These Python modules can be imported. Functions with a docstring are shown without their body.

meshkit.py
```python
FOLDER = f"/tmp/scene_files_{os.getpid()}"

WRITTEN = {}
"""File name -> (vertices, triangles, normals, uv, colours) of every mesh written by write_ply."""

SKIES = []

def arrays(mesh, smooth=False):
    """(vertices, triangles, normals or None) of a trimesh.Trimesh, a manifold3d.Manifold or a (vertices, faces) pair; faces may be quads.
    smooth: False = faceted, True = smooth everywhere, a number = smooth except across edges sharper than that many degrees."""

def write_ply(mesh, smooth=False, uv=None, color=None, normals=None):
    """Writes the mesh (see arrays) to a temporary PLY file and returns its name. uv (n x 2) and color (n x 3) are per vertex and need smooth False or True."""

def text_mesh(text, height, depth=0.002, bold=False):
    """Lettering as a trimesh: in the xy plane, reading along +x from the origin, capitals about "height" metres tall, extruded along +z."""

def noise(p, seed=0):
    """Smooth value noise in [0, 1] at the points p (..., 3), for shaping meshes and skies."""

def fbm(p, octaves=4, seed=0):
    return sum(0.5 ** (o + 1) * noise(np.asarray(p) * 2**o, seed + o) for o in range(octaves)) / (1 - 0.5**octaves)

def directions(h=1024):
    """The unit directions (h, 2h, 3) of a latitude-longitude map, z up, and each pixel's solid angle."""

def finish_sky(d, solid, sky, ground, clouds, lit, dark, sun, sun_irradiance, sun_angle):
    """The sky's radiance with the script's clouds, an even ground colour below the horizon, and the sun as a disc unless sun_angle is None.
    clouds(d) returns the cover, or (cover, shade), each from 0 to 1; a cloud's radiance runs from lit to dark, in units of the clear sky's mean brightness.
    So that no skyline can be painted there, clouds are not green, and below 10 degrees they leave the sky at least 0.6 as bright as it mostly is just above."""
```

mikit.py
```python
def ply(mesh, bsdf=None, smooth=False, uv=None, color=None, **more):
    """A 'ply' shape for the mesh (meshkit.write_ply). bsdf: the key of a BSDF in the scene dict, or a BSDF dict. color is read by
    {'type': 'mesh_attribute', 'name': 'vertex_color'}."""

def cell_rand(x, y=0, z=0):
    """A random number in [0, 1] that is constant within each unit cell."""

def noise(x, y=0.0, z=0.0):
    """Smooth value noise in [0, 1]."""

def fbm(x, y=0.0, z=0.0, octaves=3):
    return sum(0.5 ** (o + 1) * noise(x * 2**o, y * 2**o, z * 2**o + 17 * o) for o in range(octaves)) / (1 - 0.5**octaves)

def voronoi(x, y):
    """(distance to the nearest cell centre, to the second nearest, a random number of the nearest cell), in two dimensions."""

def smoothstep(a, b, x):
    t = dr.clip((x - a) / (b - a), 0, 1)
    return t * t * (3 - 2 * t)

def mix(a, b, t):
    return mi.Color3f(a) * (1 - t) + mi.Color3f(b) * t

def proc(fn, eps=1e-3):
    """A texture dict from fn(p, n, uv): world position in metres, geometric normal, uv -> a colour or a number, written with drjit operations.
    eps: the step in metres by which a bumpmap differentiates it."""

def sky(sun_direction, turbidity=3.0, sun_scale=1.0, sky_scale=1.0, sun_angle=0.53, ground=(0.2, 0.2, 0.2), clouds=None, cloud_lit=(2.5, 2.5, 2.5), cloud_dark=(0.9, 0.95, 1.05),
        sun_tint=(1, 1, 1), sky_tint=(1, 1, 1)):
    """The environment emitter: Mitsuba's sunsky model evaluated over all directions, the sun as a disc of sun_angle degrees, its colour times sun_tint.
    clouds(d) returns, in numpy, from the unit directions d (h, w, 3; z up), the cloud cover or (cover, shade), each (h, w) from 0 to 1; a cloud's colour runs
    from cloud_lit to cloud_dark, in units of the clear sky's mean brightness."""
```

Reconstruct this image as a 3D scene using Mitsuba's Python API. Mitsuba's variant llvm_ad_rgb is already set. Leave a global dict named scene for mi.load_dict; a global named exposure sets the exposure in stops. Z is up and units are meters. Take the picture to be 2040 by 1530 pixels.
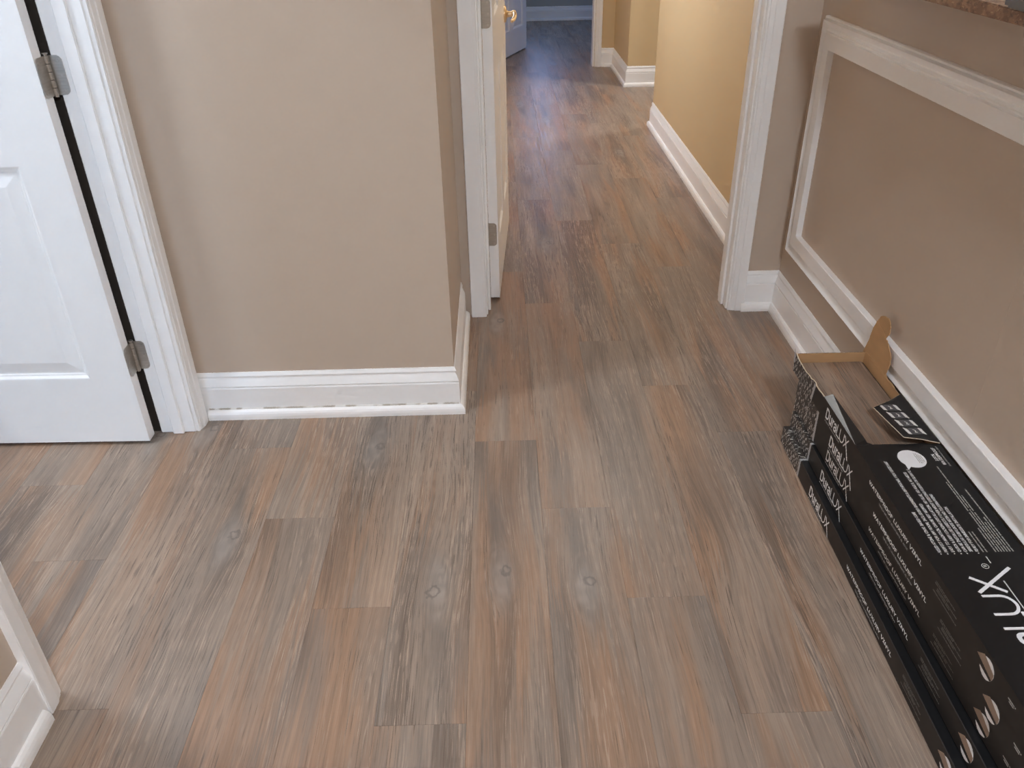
import math, random
import numpy as np, trimesh, mitsuba as mi, drjit as dr
import mikit, meshkit
from shapely.geometry import Polygon, LineString, Point, box as sbox
from shapely import affinity
from shapely.ops import unary_union

T = mi.ScalarTransform4f
scene, labels = {'type': 'scene'}, {}
random.seed(7)
rng = np.random.default_rng(7)

# ------------------------------------------------------------------ camera
EYE = np.array([0.0, 0.0, 1.384])
PITCH, YAW, ROLL, FOCAL = 0.549714425, 0.00977549451, -0.0207880741, 1619.91709
fw = np.array([math.sin(YAW) * math.cos(PITCH), math.cos(YAW) * math.cos(PITCH), -math.sin(PITCH)])
rt = np.array([math.cos(YAW), -math.sin(YAW), 0.0])
up = np.cross(rt, fw)
up2 = -math.sin(ROLL) * rt + math.cos(ROLL) * up
scene['camera'] = {'type': 'perspective', 'fov': math.degrees(2 * math.atan(1020 / FOCAL)), 'fov_axis': 'x',
                   'near_clip': 0.05, 'far_clip': 100.0,
                   'to_world': T().look_at(origin=EYE.tolist(), target=(EYE + fw).tolist(), up=up2.tolist())}
exposure = 2.53

# ------------------------------------------------------------------ lights (lamp positions, colours; fixtures are built further down)
LAMPS = [  # name, place on the ceiling, radiance
    ('near', (0.45, -1.0), (44.0, 48.6, 54.0)),
    ('left', (-1.72, 1.46), (20.0, 22.5, 25.5)),
    ('hall', (0.45, 4.6), (8.5, 8.6, 8.6)),
    ('cross', (2.1, 6.1), (22.0, 22.0, 22.0)),
    ('kitchen', (2.3, 0.4), (6.0, 5.6, 5.0)),
]
DAYLIGHT = (0.055, 0.12, 0.30)
DAYLIGHT_FAR = (0.36, 0.62, 1.25)
ADDED_DAYLIGHT_LEFT = (0.62, 0.98, 1.45)
DAYLIGHT_HALL = (0.55, 0.60, 0.68)
CEIL = 2.74


# ------------------------------------------------------------------ helpers
def key_free(k):
    def used(x):
        return x in scene or x in labels or any(s.startswith(x + '__') for s in scene)
    if not used(k):
        return k
    n = 1
    while used('%s_%03d' % (k, n)):
        n += 1
    return '%s_%03d' % (k, n)


def add(name, mesh, bsdf, parent=None, smooth=False, **kw):
    k = key_free(name if parent is None else parent + '__' + name)
    scene[k] = mikit.ply(mesh, bsdf, smooth=smooth, **kw)
    return k


def thing(name, label, cat, group=None):
    k = key_free(name)
    labels[k] = {'label': label, 'category': cat}
    if group:
        labels[k]['group'] = group
    return k


def tag(k, label, cat, group=None):
    labels[k] = {'label': label, 'category': cat}
    if group:
        labels[k]['group'] = group
    return k


def struct(k, label=None, cat=None):
    labels[k] = {'kind': 'structure'}
    if label:
        labels[k]['label'] = label
    if cat:
        labels[k]['category'] = cat
    return k


def cat_(ms):
    return trimesh.util.concatenate([m for m in ms if m is not None])


def bx(x0, x1, y0, y1, z0, z1):
    m = trimesh.creation.box((x1 - x0, y1 - y0, z1 - z0))
    m.apply_translation(((x0 + x1) / 2, (y0 + y1) / 2, (z0 + z1) / 2))
    return m


def bevel_box(x0, x1, y0, y1, z0, z1, b=0.002):
    pts = []
    for sx, x in ((1, x0), (-1, x1)):
        for sy, y in ((1, y0), (-1, y1)):
            for sz, z in ((1, z0), (-1, z1)):
                pts += [(x + sx * b, y + sy * b, z), (x + sx * b, y, z + sz * b), (x, y + sy * b, z + sz * b)]
    return trimesh.Trimesh(np.array(pts)).convex_hull


def frame_map(mesh, O, r, u, n):
    """local x,y,z of the mesh go along r,u,n from O"""
    v = np.asarray(mesh.vertices)
    w = np.asarray(O, float) + v[:, :1] * np.asarray(r, float) + v[:, 1:2] * np.asarray(u, float) + v[:, 2:3] * np.asarray(n, float)
    f = np.asarray(mesh.faces)
    if np.dot(np.cross(r, u), n) < 0:
        f = f[:, ::-1]
    return trimesh.Trimesh(w, f, process=False)


def mould(profile, p0, p1, n, u, m0=0.0, m1=0.0, h0=0.0, h1=0.0):
    """prism of the profile [(d, h)] (d along n, h along u) from p0 to p1; ends shifted by m*d + h*h (mitres)"""
    p0, p1, n, u = (np.asarray(v, float) for v in (p0, p1, n, u))
    t = (p1 - p0) / np.linalg.norm(p1 - p0)
    pr = np.asarray(profile, float)
    a = p0 + pr[:, :1] * n + pr[:, 1:] * u + (pr[:, :1] * m0 + pr[:, 1:] * h0) * t
    b = p1 + pr[:, :1] * n + pr[:, 1:] * u + (pr[:, :1] * m1 + pr[:, 1:] * h1) * t
    k = len(pr)
    tri = trimesh.creation.triangulate_polygon(Polygon(pr), engine='earcut')
    tv, tf = np.asarray(tri[0]), np.asarray(tri[1])
    idx = [int(np.argmin(((pr - q) ** 2).sum(1))) for q in tv]
    tf = np.array([[idx[i] for i in f] for f in tf])
    f = []
    for i in range(k):
        j = (i + 1) % k
        f += [[i, j, k + j], [i, k + j, k + i]]
    f += tf.tolist() + (tf[:, ::-1] + k).tolist()
    m = trimesh.Trimesh(np.vstack([a, b]), np.array(f), process=False)
    m.fix_normals()
    return m


def extrude(poly, h):
    poly = poly.buffer(0)
    gs = getattr(poly, 'geoms', [poly])
    return cat_([trimesh.creation.extrude_polygon(g, h, engine='earcut') for g in gs if g.area > 1e-10])


def tube(p0, p1, r, n=16):
    return trimesh.creation.cylinder(radius=r, segment=[p0, p1], sections=n)


# ------------------------------------------------------------------ materials
def rgb(*c):
    return {'type': 'rgb', 'value': list(c)}


def pr(base, rough, spec=0.5, **kw):
    return {'type': 'principled', 'base_color': base if isinstance(base, dict) else rgb(*base), 'roughness': rough, 'specular': spec, **kw}


fbm, noise, smoothstep, mix, cell_rand = mikit.fbm, mikit.noise, mikit.smoothstep, mikit.mix, mikit.cell_rand


def paint(c, amt=0.05):
    def fn(p, n, uv):
        a = fbm(p.x * 2.3 + 3, p.y * 2.3, p.z * 2.3, octaves=2) - 0.5
        return mi.Color3f(*c) * (1 + amt * a)
    return mikit.proc(fn)


def roller(p, n, uv):
    return fbm(p.x * 330, p.y * 330, p.z * 330, octaves=2)


TAN = (0.52, 0.428, 0.348)
YEL = (0.63, 0.475, 0.275)
scene['m_tan'] = {'type': 'twosided', 'bsdf': pr(paint(TAN), 0.55, 0.35)}
scene['m_yellow'] = {'type': 'twosided', 'bsdf': pr(paint(YEL), 0.55, 0.35)}
scene['m_grey_paint'] = {'type': 'twosided', 'bsdf': pr(paint((0.42, 0.43, 0.40)), 0.55, 0.3)}
scene['m_ceiling'] = {'type': 'twosided', 'bsdf': pr((0.82, 0.81, 0.79), 0.8, 0.2)}


def trim_fn(p, n, uv):
    a = fbm(p.x * 9, p.y * 9, p.z * 9, octaves=3)
    return mi.Color3f(0.885, 0.885, 0.88) * (0.985 + 0.015 * a)


scene['m_trim'] = {'type': 'twosided', 'bsdf': pr(mikit.proc(trim_fn), 0.32, 0.5)}


def shoe_fn(p, n, uv):
    c = mi.Color3f(0.91, 0.90, 0.885) * (0.975 + 0.03 * fbm(p.x * 12, p.y * 12, p.z * 12, octaves=2))
    return c


scene['m_shoe'] = {'type': 'twosided', 'bsdf': pr(mikit.proc(shoe_fn), 0.3, 0.5)}


def gap_fn(p, n, uv):
    a = noise(p.x * 60, p.y * 60, p.z * 10)
    return mix((0.42, 0.38, 0.33), (0.78, 0.76, 0.73), smoothstep(0.35, 0.65, a))


scene['m_gap'] = {'type': 'twosided', 'bsdf': pr(mikit.proc(gap_fn), 0.8, 0.2)}


# --- vinyl plank: uv in metres, u = 0.5*id + across, v = 2*tone + along
def wood(x, y, ident, tone):
    z = ident * 7.31
    # one smoky knot on some planks; the grain bends round it
    kx = 0.06 + 0.06 * cell_rand(ident, 5, 1)
    ky = 0.2 + 0.85 * cell_rand(ident, 5, 2)
    has = dr.select(cell_rand(ident, 5, 3) < 0.42, 1.0, 0.0)
    wob = fbm(x * 38, y * 13, z + 91, octaves=3) - 0.5
    dx, dy = (x - kx + wob * 0.03) / 0.036, (y - ky) / 0.115
    dd = dx * dx + dy * dy
    d = dr.sqrt(dd)
    bend = dr.exp(-dd * 0.6) * has
    gx = x - 0.020 * bend * dx / (dr.abs(dx) + 0.5) + (fbm(x * 7, y * 2.0, z + 3, octaves=2) - 0.5) * 0.045
    # thin streaks slide along the grain, so that patches end in feathers
    ys = y + 0.24 * (noise(gx * 130, z, 2.0) - 0.5) + 0.20 * (noise(gx * 420, z, 5.0) - 0.5)
    broad = fbm(gx * 12, ys * 1.9, z, octaves=3)
    blotch = fbm(gx * 26, ys * 4.5, z + 40, octaves=2)
    warm = smoothstep(0.40, 0.66, broad * 0.72 + blotch * 0.28 + (tone - 0.5) * 0.16)
    smoke = smoothstep(0.52, 0.72, fbm(gx * 11, ys * 2.8, z + 120, octaves=3))
    lum = fbm(gx * 16, ys * 2.7, z + 80, octaves=3)
    c = mix((0.305, 0.248, 0.203), (0.362, 0.234, 0.155), warm)
    c = mix(c, mi.Color3f(0.235, 0.203, 0.177), smoke * 0.7)
    c = mix(c, mi.Color3f(0.40, 0.325, 0.262), smoothstep(0.52, 0.76, lum) * 0.6)
    c = mix(c, mi.Color3f(0.160, 0.118, 0.092), smoothstep(0.48, 0.26, lum) * 0.6)
    # wide soft figure, then fine crisp pores and light lines along the plank
    c = c * (0.90 + 0.20 * noise(gx * 95, y * 2.2, z + 21))
    g1 = noise(gx * 560, y * 15, z + 11)
    g2 = noise(gx * 900, y * 40, z + 13)
    g3 = noise(gx * 240, y * 5.5, z + 17)
    c = c * (0.78 + 0.18 * g1 + 0.12 * g2 + 0.16 * g3)
    mask = smoothstep(0.38, 0.68, fbm(gx * 22, ys * 3.4, z + 55, octaves=2))
    l1 = smoothstep(0.58, 0.74, 0.6 * noise(gx * 580, y * 14, z + 31) + 0.4 * noise(gx * 820, y * 40, z + 37))
    l2 = smoothstep(0.66, 0.80, noise(gx * 340, y * 18, z + 35))
    c = mix(c, mi.Color3f(0.53, 0.425, 0.34), (l1 * 0.6 + l2 * 0.35) * (0.18 + 0.72 * mask))
    mask2 = smoothstep(0.42, 0.68, fbm(gx * 19, ys * 3.0, z + 66, octaves=2))
    k1 = smoothstep(0.58, 0.76, 0.6 * noise(gx * 500, y * 13, z + 71) + 0.4 * noise(gx * 800, y * 34, z + 73))
    c = mix(c, mi.Color3f(0.105, 0.078, 0.062), k1 * (0.14 + 0.46 * mask2))
    # the knot itself: a pale curl with arcs on one side, a small eye, a dark tail along the grain
    arcs = noise(d * 10 + wob * 3, 3.3 + ident) * smoothstep(0.25, -0.5, dx) * smoothstep(0.4, 0.7, d)
    halo = smoothstep(1.3, 0.25, d) * has
    tail = smoothstep(1.0, 0.0, dr.abs(dx + 0.3 * dy - 0.3) * 1.0) * smoothstep(2.9, 0.5, dr.abs(dy - 0.9)) * has
    c = mix(c, mi.Color3f(0.155, 0.138, 0.126), tail * (1 - 0.75 * halo) * 0.55)
    c = mix(c, mi.Color3f(0.37, 0.345, 0.32) * (0.88 + 0.45 * (noise(gx * 150, y * 40, z) - 0.5) - 0.42 * arcs), halo * 0.6)
    wob2 = fbm(x * 150, y * 110, z + 17, octaves=2) - 0.5
    d2 = dr.sqrt(dr.square((x - kx - 0.014 + wob * 0.012) / 0.011) + dr.square((y - ky - 0.02 + wob * 0.02) / 0.014)) + wob2 * 1.1
    eye = smoothstep(1.5, 1.0, d2) * smoothstep(0.45, 0.95, d2)
    c = mix(c, mi.Color3f(0.14, 0.122, 0.11), eye * has * 0.5)
    return c * mi.Color3f(0.79, 0.745, 0.715)


def plank_fn(p, n, uv):
    ident = dr.floor(uv.x / 0.5)
    tone = dr.floor(uv.y / 2.0)
    return wood(uv.x - ident * 0.5 - 0.1, uv.y - tone * 2.0 - 0.2, ident, tone / 10.0)


def plank_rough(p, n, uv):
    return 0.32 + 0.14 * noise(uv.x * 300, uv.y * 14)


def plank_bump(p, n, uv):
    return noise(uv.x * 430, uv.y * 15, 3) + 0.6 * noise(uv.x * 900, uv.y * 40, 5)


scene['m_plank'] = {'type': 'twosided', 'bsdf': {'type': 'bumpmap', 'arbitrary': mikit.proc(plank_bump, eps=4e-4), 'scale': 0.00012,
                                                 'bsdf': pr(mikit.proc(plank_fn), mikit.proc(plank_rough), 0.42)}}
scene['m_subfloor'] = {'type': 'twosided', 'bsdf': pr((0.34, 0.26, 0.2), 0.6, 0.2)}


# metal
def nickel_fn(p, n, uv):
    return mix((0.44, 0.41, 0.37), (0.52, 0.49, 0.45), noise(p.x * 40, p.y * 40, p.z * 300))


scene['m_nickel'] = {'type': 'twosided', 'bsdf': pr(mikit.proc(nickel_fn), 0.36, 0.5, metallic=0.85)}
scene['m_screw'] = {'type': 'twosided', 'bsdf': pr((0.55, 0.52, 0.48), 0.3, 0.5, metallic=1.0)}
scene['m_brass'] = {'type': 'twosided', 'bsdf': pr((0.86, 0.68, 0.47), 0.2, 0.5, metallic=1.0)}
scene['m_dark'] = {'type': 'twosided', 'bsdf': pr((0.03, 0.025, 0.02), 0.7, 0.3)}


# carton
def carton_fn(p, n, uv):
    a = fbm(p.x * 25, p.y * 25, p.z * 25, octaves=3)
    return mi.Color3f(0.0175, 0.0148, 0.0132) * (0.85 + 0.3 * a)


def carton_top_fn(p, n, uv):
    a = fbm(p.x * 25, p.y * 25, p.z * 25, octaves=3)
    return mi.Color3f(0.0075, 0.0078, 0.0088) * (0.85 + 0.3 * a)


scene['m_carton'] = {'type': 'twosided', 'bsdf': pr(mikit.proc(carton_fn), 0.45, 0.3)}
scene['m_carton_gloss'] = {'type': 'twosided', 'bsdf': pr(mikit.proc(carton_top_fn), 0.24, 0.6)}
scene['m_carton_top'] = {'type': 'twosided', 'bsdf': pr(mikit.proc(carton_top_fn), 0.40, 0.3)}


def kraft_fn(p, n, uv):
    a = fbm(p.x * 14, p.y * 14, p.z * 40, octaves=3)
    flute = 0.5 + 0.5 * dr.sin((p.z * 1.0 + p.x * 0.02) * 1300)
    return mi.Color3f(0.47, 0.285, 0.145) * (0.86 + 0.24 * a) * (0.985 + 0.03 * flute)


scene['m_kraft'] = {'type': 'twosided', 'bsdf': pr(mikit.proc(kraft_fn), 0.75, 0.2)}
scene['m_torn'] = {'type': 'twosided', 'bsdf': pr((0.66, 0.56, 0.44), 0.85, 0.1)}
scene['m_print'] = {'type': 'twosided', 'bsdf': pr((0.66, 0.64, 0.63), 0.5, 0.3)}
scene['m_print_dim'] = {'type': 'twosided', 'bsdf': pr((0.30, 0.285, 0.27), 0.5, 0.3)}
scene['m_print_faint'] = {'type': 'twosided', 'bsdf': pr((0.085, 0.078, 0.07), 0.5, 0.3)}
scene['m_print_white'] = {'type': 'twosided', 'bsdf': pr((0.8, 0.8, 0.82), 0.5, 0.3)}
scene['m_print_grey'] = {'type': 'twosided', 'bsdf': pr((0.075, 0.073, 0.078), 0.45, 0.4)}
scene['m_print_wood'] = {'type': 'twosided', 'bsdf': pr((0.24, 0.17, 0.125), 0.5, 0.3)}
scene['m_silver'] = {'type': 'twosided', 'bsdf': pr((0.50, 0.51, 0.53), 0.33, 0.5, metallic=0.6)}


def fleck_fn(p, n, uv):
    up_ = dr.abs(n.z) > 0.6
    end = dr.abs(n.y) > 0.6
    a = dr.select(end, p.x, p.y)
    b = dr.select(up_, p.x, p.z)
    out = mi.Float(0)
    for sa, sb, k, th in ((105.0, 46.0, 1, 0.60), (150.0, 70.0, 2, 0.42), (230.0, 130.0, 3, 0.26)):
        xa, xb = a * sa + 0.37 * k, b * sb + 0.21 * k + 0.6 * dr.floor(a * sa + 0.37 * k)
        ca, cb = dr.floor(xa), dr.floor(xb)
        r1, r2, r3 = cell_rand(ca, cb, k), cell_rand(ca, cb, k + 10), cell_rand(ca, cb, k + 20)
        dx = (xa - ca - 0.3 - 0.4 * r1 + 0.25 * (xb - cb - 0.5)) / (0.12 + 0.12 * r3)
        dy = (xb - cb - 0.35 - 0.3 * r2) / (0.16 + 0.26 * r1)
        e = smoothstep(1.15, 0.8, dx * dx + dy * dy)
        out = dr.maximum(out, dr.select(r3 * 0.6 + r2 * 0.4 < th, e, 0.0))
    return mix((0.028, 0.023, 0.021), (0.62, 0.60, 0.585), out)


scene['m_fleck'] = {'type': 'twosided', 'bsdf': pr(mikit.proc(fleck_fn), 0.28, 0.6, metallic=0.25)}


def granite_fn(p, n, uv):
    a = fbm(p.x * 55, p.y * 55, p.z * 55, octaves=4)
    b = fbm(p.x * 160 + 9, p.y * 160, p.z * 160, octaves=2)
    c = mix((0.15, 0.07, 0.042), (0.25, 0.135, 0.078), smoothstep(0.38, 0.62, a))
    c = mix(c, mi.Color3f(0.42, 0.27, 0.16), smoothstep(0.62, 0.76, b) * 0.6)
    return mix(c, mi.Color3f(0.075, 0.035, 0.024), smoothstep(0.38, 0.26, b) * 0.7)


scene['m_granite'] = {'type': 'twosided', 'bsdf': pr(mikit.proc(granite_fn), 0.14, 0.6)}
scene['m_black_plastic'] = {'type': 'twosided', 'bsdf': pr((0.018, 0.018, 0.02), 0.25, 0.5)}
scene['m_lamp_base'] = {'type': 'twosided', 'bsdf': pr((0.7, 0.7, 0.7), 0.4, 0.5)}

# ------------------------------------------------------------------ room shell
WX, WY = -0.932, 2.117          # left wall plane, wall that faces us
RX = -0.153                     # short return wall beside the hall doorway
HY = 2.765                      # wall with the hall doorway
BX = 1.025                      # bar wall
HX = 1.020                      # hall right wall


def wall(name, boxes, mat, label):
    k = add(name, cat_([bx(*b) for b in boxes]), mat)
    return struct(k, label)


wall('wall_left', [(-1.053, WX, -2.5, 1.095, 0, CEIL), (-1.053, WX, 1.095, 2.048, 2.06, CEIL), (-1.0365, WX, 2.048, WY, 0, CEIL), (-1.053, -1.0365, 2.06, WY, 0, CEIL)], 'm_tan',
     'tan wall with a wide doorway on the left')
wall('wall_front', [(-1.0535, RX, WY, 2.237, 0, CEIL), (-3.2, -1.0535, 2.06, 2.237, 0, CEIL)], 'm_tan', 'tan wall facing the camera between the two doorways')
wall('wall_return', [(-0.273, RX, 2.237, 2.825, 0, CEIL)], 'm_tan', 'short tan wall beside the hall doorway')
wall('wall_partition', [(RX, -0.076, HY, 2.885, 0, CEIL), (-0.076, 0.860, HY, 2.885, 2.06, CEIL), (0.860, 3.2, HY, 2.885, 0, CEIL)], 'm_tan',
     'tan wall with the hall doorway in it')
wall('wall_bar', [(BX, 1.14, -2.5, HY, 0, 1.165)], 'm_tan', 'tan half wall under the counter')
wall('wall_hall_left', [(-0.273, RX, 2.885, 4.2, 0, CEIL), (-0.273, RX, 5.7, 7.62, 0, CEIL), (-0.273, RX, 4.2, 5.7, 0, 0.9), (-0.273, RX, 4.2, 5.7, 2.1, CEIL)], 'm_yellow', 'yellow left wall of the hall')
wall('wall_hall_right', [(HX, 1.14, 2.885, 5.51, 0, CEIL)], 'm_yellow', 'yellow right wall of the hall')
wall('wall_hall_corner', [(1.030, 3.2, 6.76, 7.62, 0, CEIL)], 'm_yellow', 'yellow wall corner at the side passage')
wall('wall_hall_end', [(-0.273, -0.04, 7.62, 7.74, 0, CEIL), (-0.04, 0.862, 7.62, 7.74, 2.06, CEIL), (0.862, 3.2, 7.62, 7.74, 0, CEIL)], 'm_yellow',
     'yellow wall with the doorway to the dim end room')
wall('wall_far', [(-2.5, 3.2, 10.57, 10.69, 0, 0.95), (-2.5, -0.25, 10.57, 10.69, 0.95, 2.0), (0.75, 3.2, 10.57, 10.69, 0.95, 2.0), (-2.5, 3.2, 10.57, 10.69, 2.0, CEIL)],
     'm_grey_paint', 'grey far wall of the dim end room')
wall('wall_right', [(3.2, 3.32, -2.5, 8.55, 0, CEIL), (3.2, 3.32, 10.2, 10.69, 0, CEIL), (3.2, 3.32, 8.55, 10.2, 0, 0.6), (3.2, 3.32, 8.55, 10.2, 2.1, CEIL)], 'm_grey_paint',
     'outer wall on the right')
wall('wall_outer_left', [(-3.32, -3.2, -2.5, 2.237, 0, CEIL), (-2.62, -2.5, 7.74, 10.69, 0, CEIL), (-2.62, -0.273, 7.62, 7.74, 0, CEIL)], 'm_tan', 'outer wall on the left')
wall('wall_back', [(-3.32, -2.75, -2.62, -2.5, 0, CEIL), (-1.35, 3.32, -2.62, -2.5, 0, CEIL), (-2.75, -1.35, -2.62, -2.5, 0, 0.85), (-2.75, -1.35, -2.62, -2.5, 2.1, CEIL)], 'm_tan', 'tan wall behind the camera')
add('drywall_seam', mould([(0, -0.0022), (0.0003, 0), (0, 0.0022)], (BX, 1.465, 0.35), (BX, 1.465, 0.94), (-1, 0, 0), (0, 1, 0)), 'm_tan', 'wall_bar')
k = add('ceiling', bx(-3.4, 3.4, -2.7, 10.8, CEIL, CEIL + 0.08), 'm_ceiling')
struct(k, 'white ceiling')

# ------------------------------------------------------------------ floor planks
k = add('floor', bx(-3.32, 3.32, -2.62, 10.7, -0.05, -0.005), 'm_subfloor')
struct(k, 'wood look vinyl plank floor')
PW, PL, X0 = 0.1785, 1.2192, -0.0925
joint = {0: 1.942, 1: 1.634, 2: 1.316, 3: 1.007, 4: 1.957, 5: 1.62, -1: 1.003, -2: 1.309, -3: 1.623, -4: 1.938, -5: 1.06, -6: 1.488, -7: 1.787}
tones = {(0, 1.942): 4, (0, .723): 3, (0, 3.161): 7, (1, 1.634): 3, (1, 2.853): 7, (1, 4.07): 3, (2, 1.316): 4, (2, 2.535): 3, (2, 3.75): 7, (3, 1.007): 2, (3, 2.226): 7, (3, 3.445): 3,
         (3, 4.66): 8, (4, 1.957): 6, (4, .738): 4, (4, 3.176): 4, (4, 4.39): 6, (5, 1.62): 3, (5, 2.84): 6, (-1, 1.003): 6, (-1, 2.222): 4, (-2, 1.309): 8, (-2, 2.528): 6, (-3, 1.623): 4,
         (-3, 2.84): 7, (-4, 1.938): 3, (-5, 2.28): 8, (-5, 1.06): 6, (-6, 1.488): 2, (-6, 2.7): 6, (-7, 1.787): 3, (-7, .57): 6}


def plank_mesh(x0, x1, y0, y1, z0, z1, ident, tone, flip=False, wide=PW):
    """a plank with a fine bevel; y1 is the printed start"""
    b = 0.0003
    v = np.array([(x0, y0, z0), (x1, y0, z0), (x1, y1, z0), (x0, y1, z0),
                  (x0, y0, z1 - b), (x1, y0, z1 - b), (x1, y1, z1 - b), (x0, y1, z1 - b),
                  (x0 + b, y0 + b, z1), (x1 - b, y0 + b, z1), (x1 - b, y1 - b, z1), (x0 + b, y1 - b, z1)])
    f = [[3, 2, 1, 0], [0, 1, 5, 4], [1, 2, 6, 5], [2, 3, 7, 6], [3, 0, 4, 7], [4, 5, 9, 8], [5, 6, 10, 9], [6, 7, 11, 10], [7, 4, 8, 11], [8, 9, 10, 11]]
    u, w = v[:, 0] - x0, v[:, 1] - y0
    if flip:
        u, w = wide - u, PL - w
    uv = np.stack([0.5 * ident + 0.1 + u, 2.0 * tone + 0.2 + w], 1)
    f = np.array(f)
    f = np.vstack([f[:, [0, 1, 2]], f[:, [0, 2, 3]]])
    return trimesh.Trimesh(v, f, process=False), uv


regions = [(-2.0, BX, -0.55, 2.885), (RX, HX, 2.885, 5.51), (RX, 2.1, 5.51, 6.76), (RX, 1.03, 6.76, 7.7), (-0.6, 2.2, 7.7, 10.57)]
pid = 0
for r in range(-11, 13):
    x0 = X0 + r * PW
    j = joint.get(r, 0.4 + (r * 0.311) % PL)
    j -= PL * math.ceil((j + 0.5) / PL)
    while j < 10.57:
        a, b = j, j + PL
        xa, xb = x0 + 0.0001, x0 + PW - 0.0001
        inside = False
        for (rx0, rx1, ry0, ry1) in regions:
            if min(b, ry1) - max(a, ry0) > 0.02 and min(xb, rx1) - max(xa, rx0) > 0.01:
                inside = True
        if inside and not (xb < RX - 0.13 and a > 2.117 and b < 7.7):
            near = [(abs(b - jj), t) for (rr, jj), t in tones.items() if rr == r]
            tone = min(near)[1] if near and min(near)[0] < 0.12 else rng.choice([2, 3, 4, 5, 6, 7])
            m, uv = plank_mesh(xa, xb, a + 0.0001, b - 0.0001, -0.005, 0.0, pid, int(tone), flip=bool((pid * 7) % 3 == 0))
            add('plank', m, 'm_plank', 'floor', uv=uv)
            pid += 1
        j += PL

# ------------------------------------------------------------------ baseboards with shoe moulding
BASE = [(0, 0), (0.014, 0), (0.014, 0.1020), (0.0128, 0.1050), (0.0075, 0.1065), (0.0075, 0.1085), (0.0135, 0.1105), (0.0048, 0.1330), (0.0030, 0.1355),
        (0.0030, 0.1385), (0.0068, 0.1405), (0.0066, 0.1430), (0.0025, 0.1520), (0.0020, 0.1540), (0, 0.1540)]
SHOE = [(0.0141, 0), (0.0285, 0), (0.0285, 0.011), (0.0272, 0.0185), (0.0240, 0.0250), (0.0190, 0.0295), (0.0141, 0.0310)]
UP = (0, 0, 1)


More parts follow.
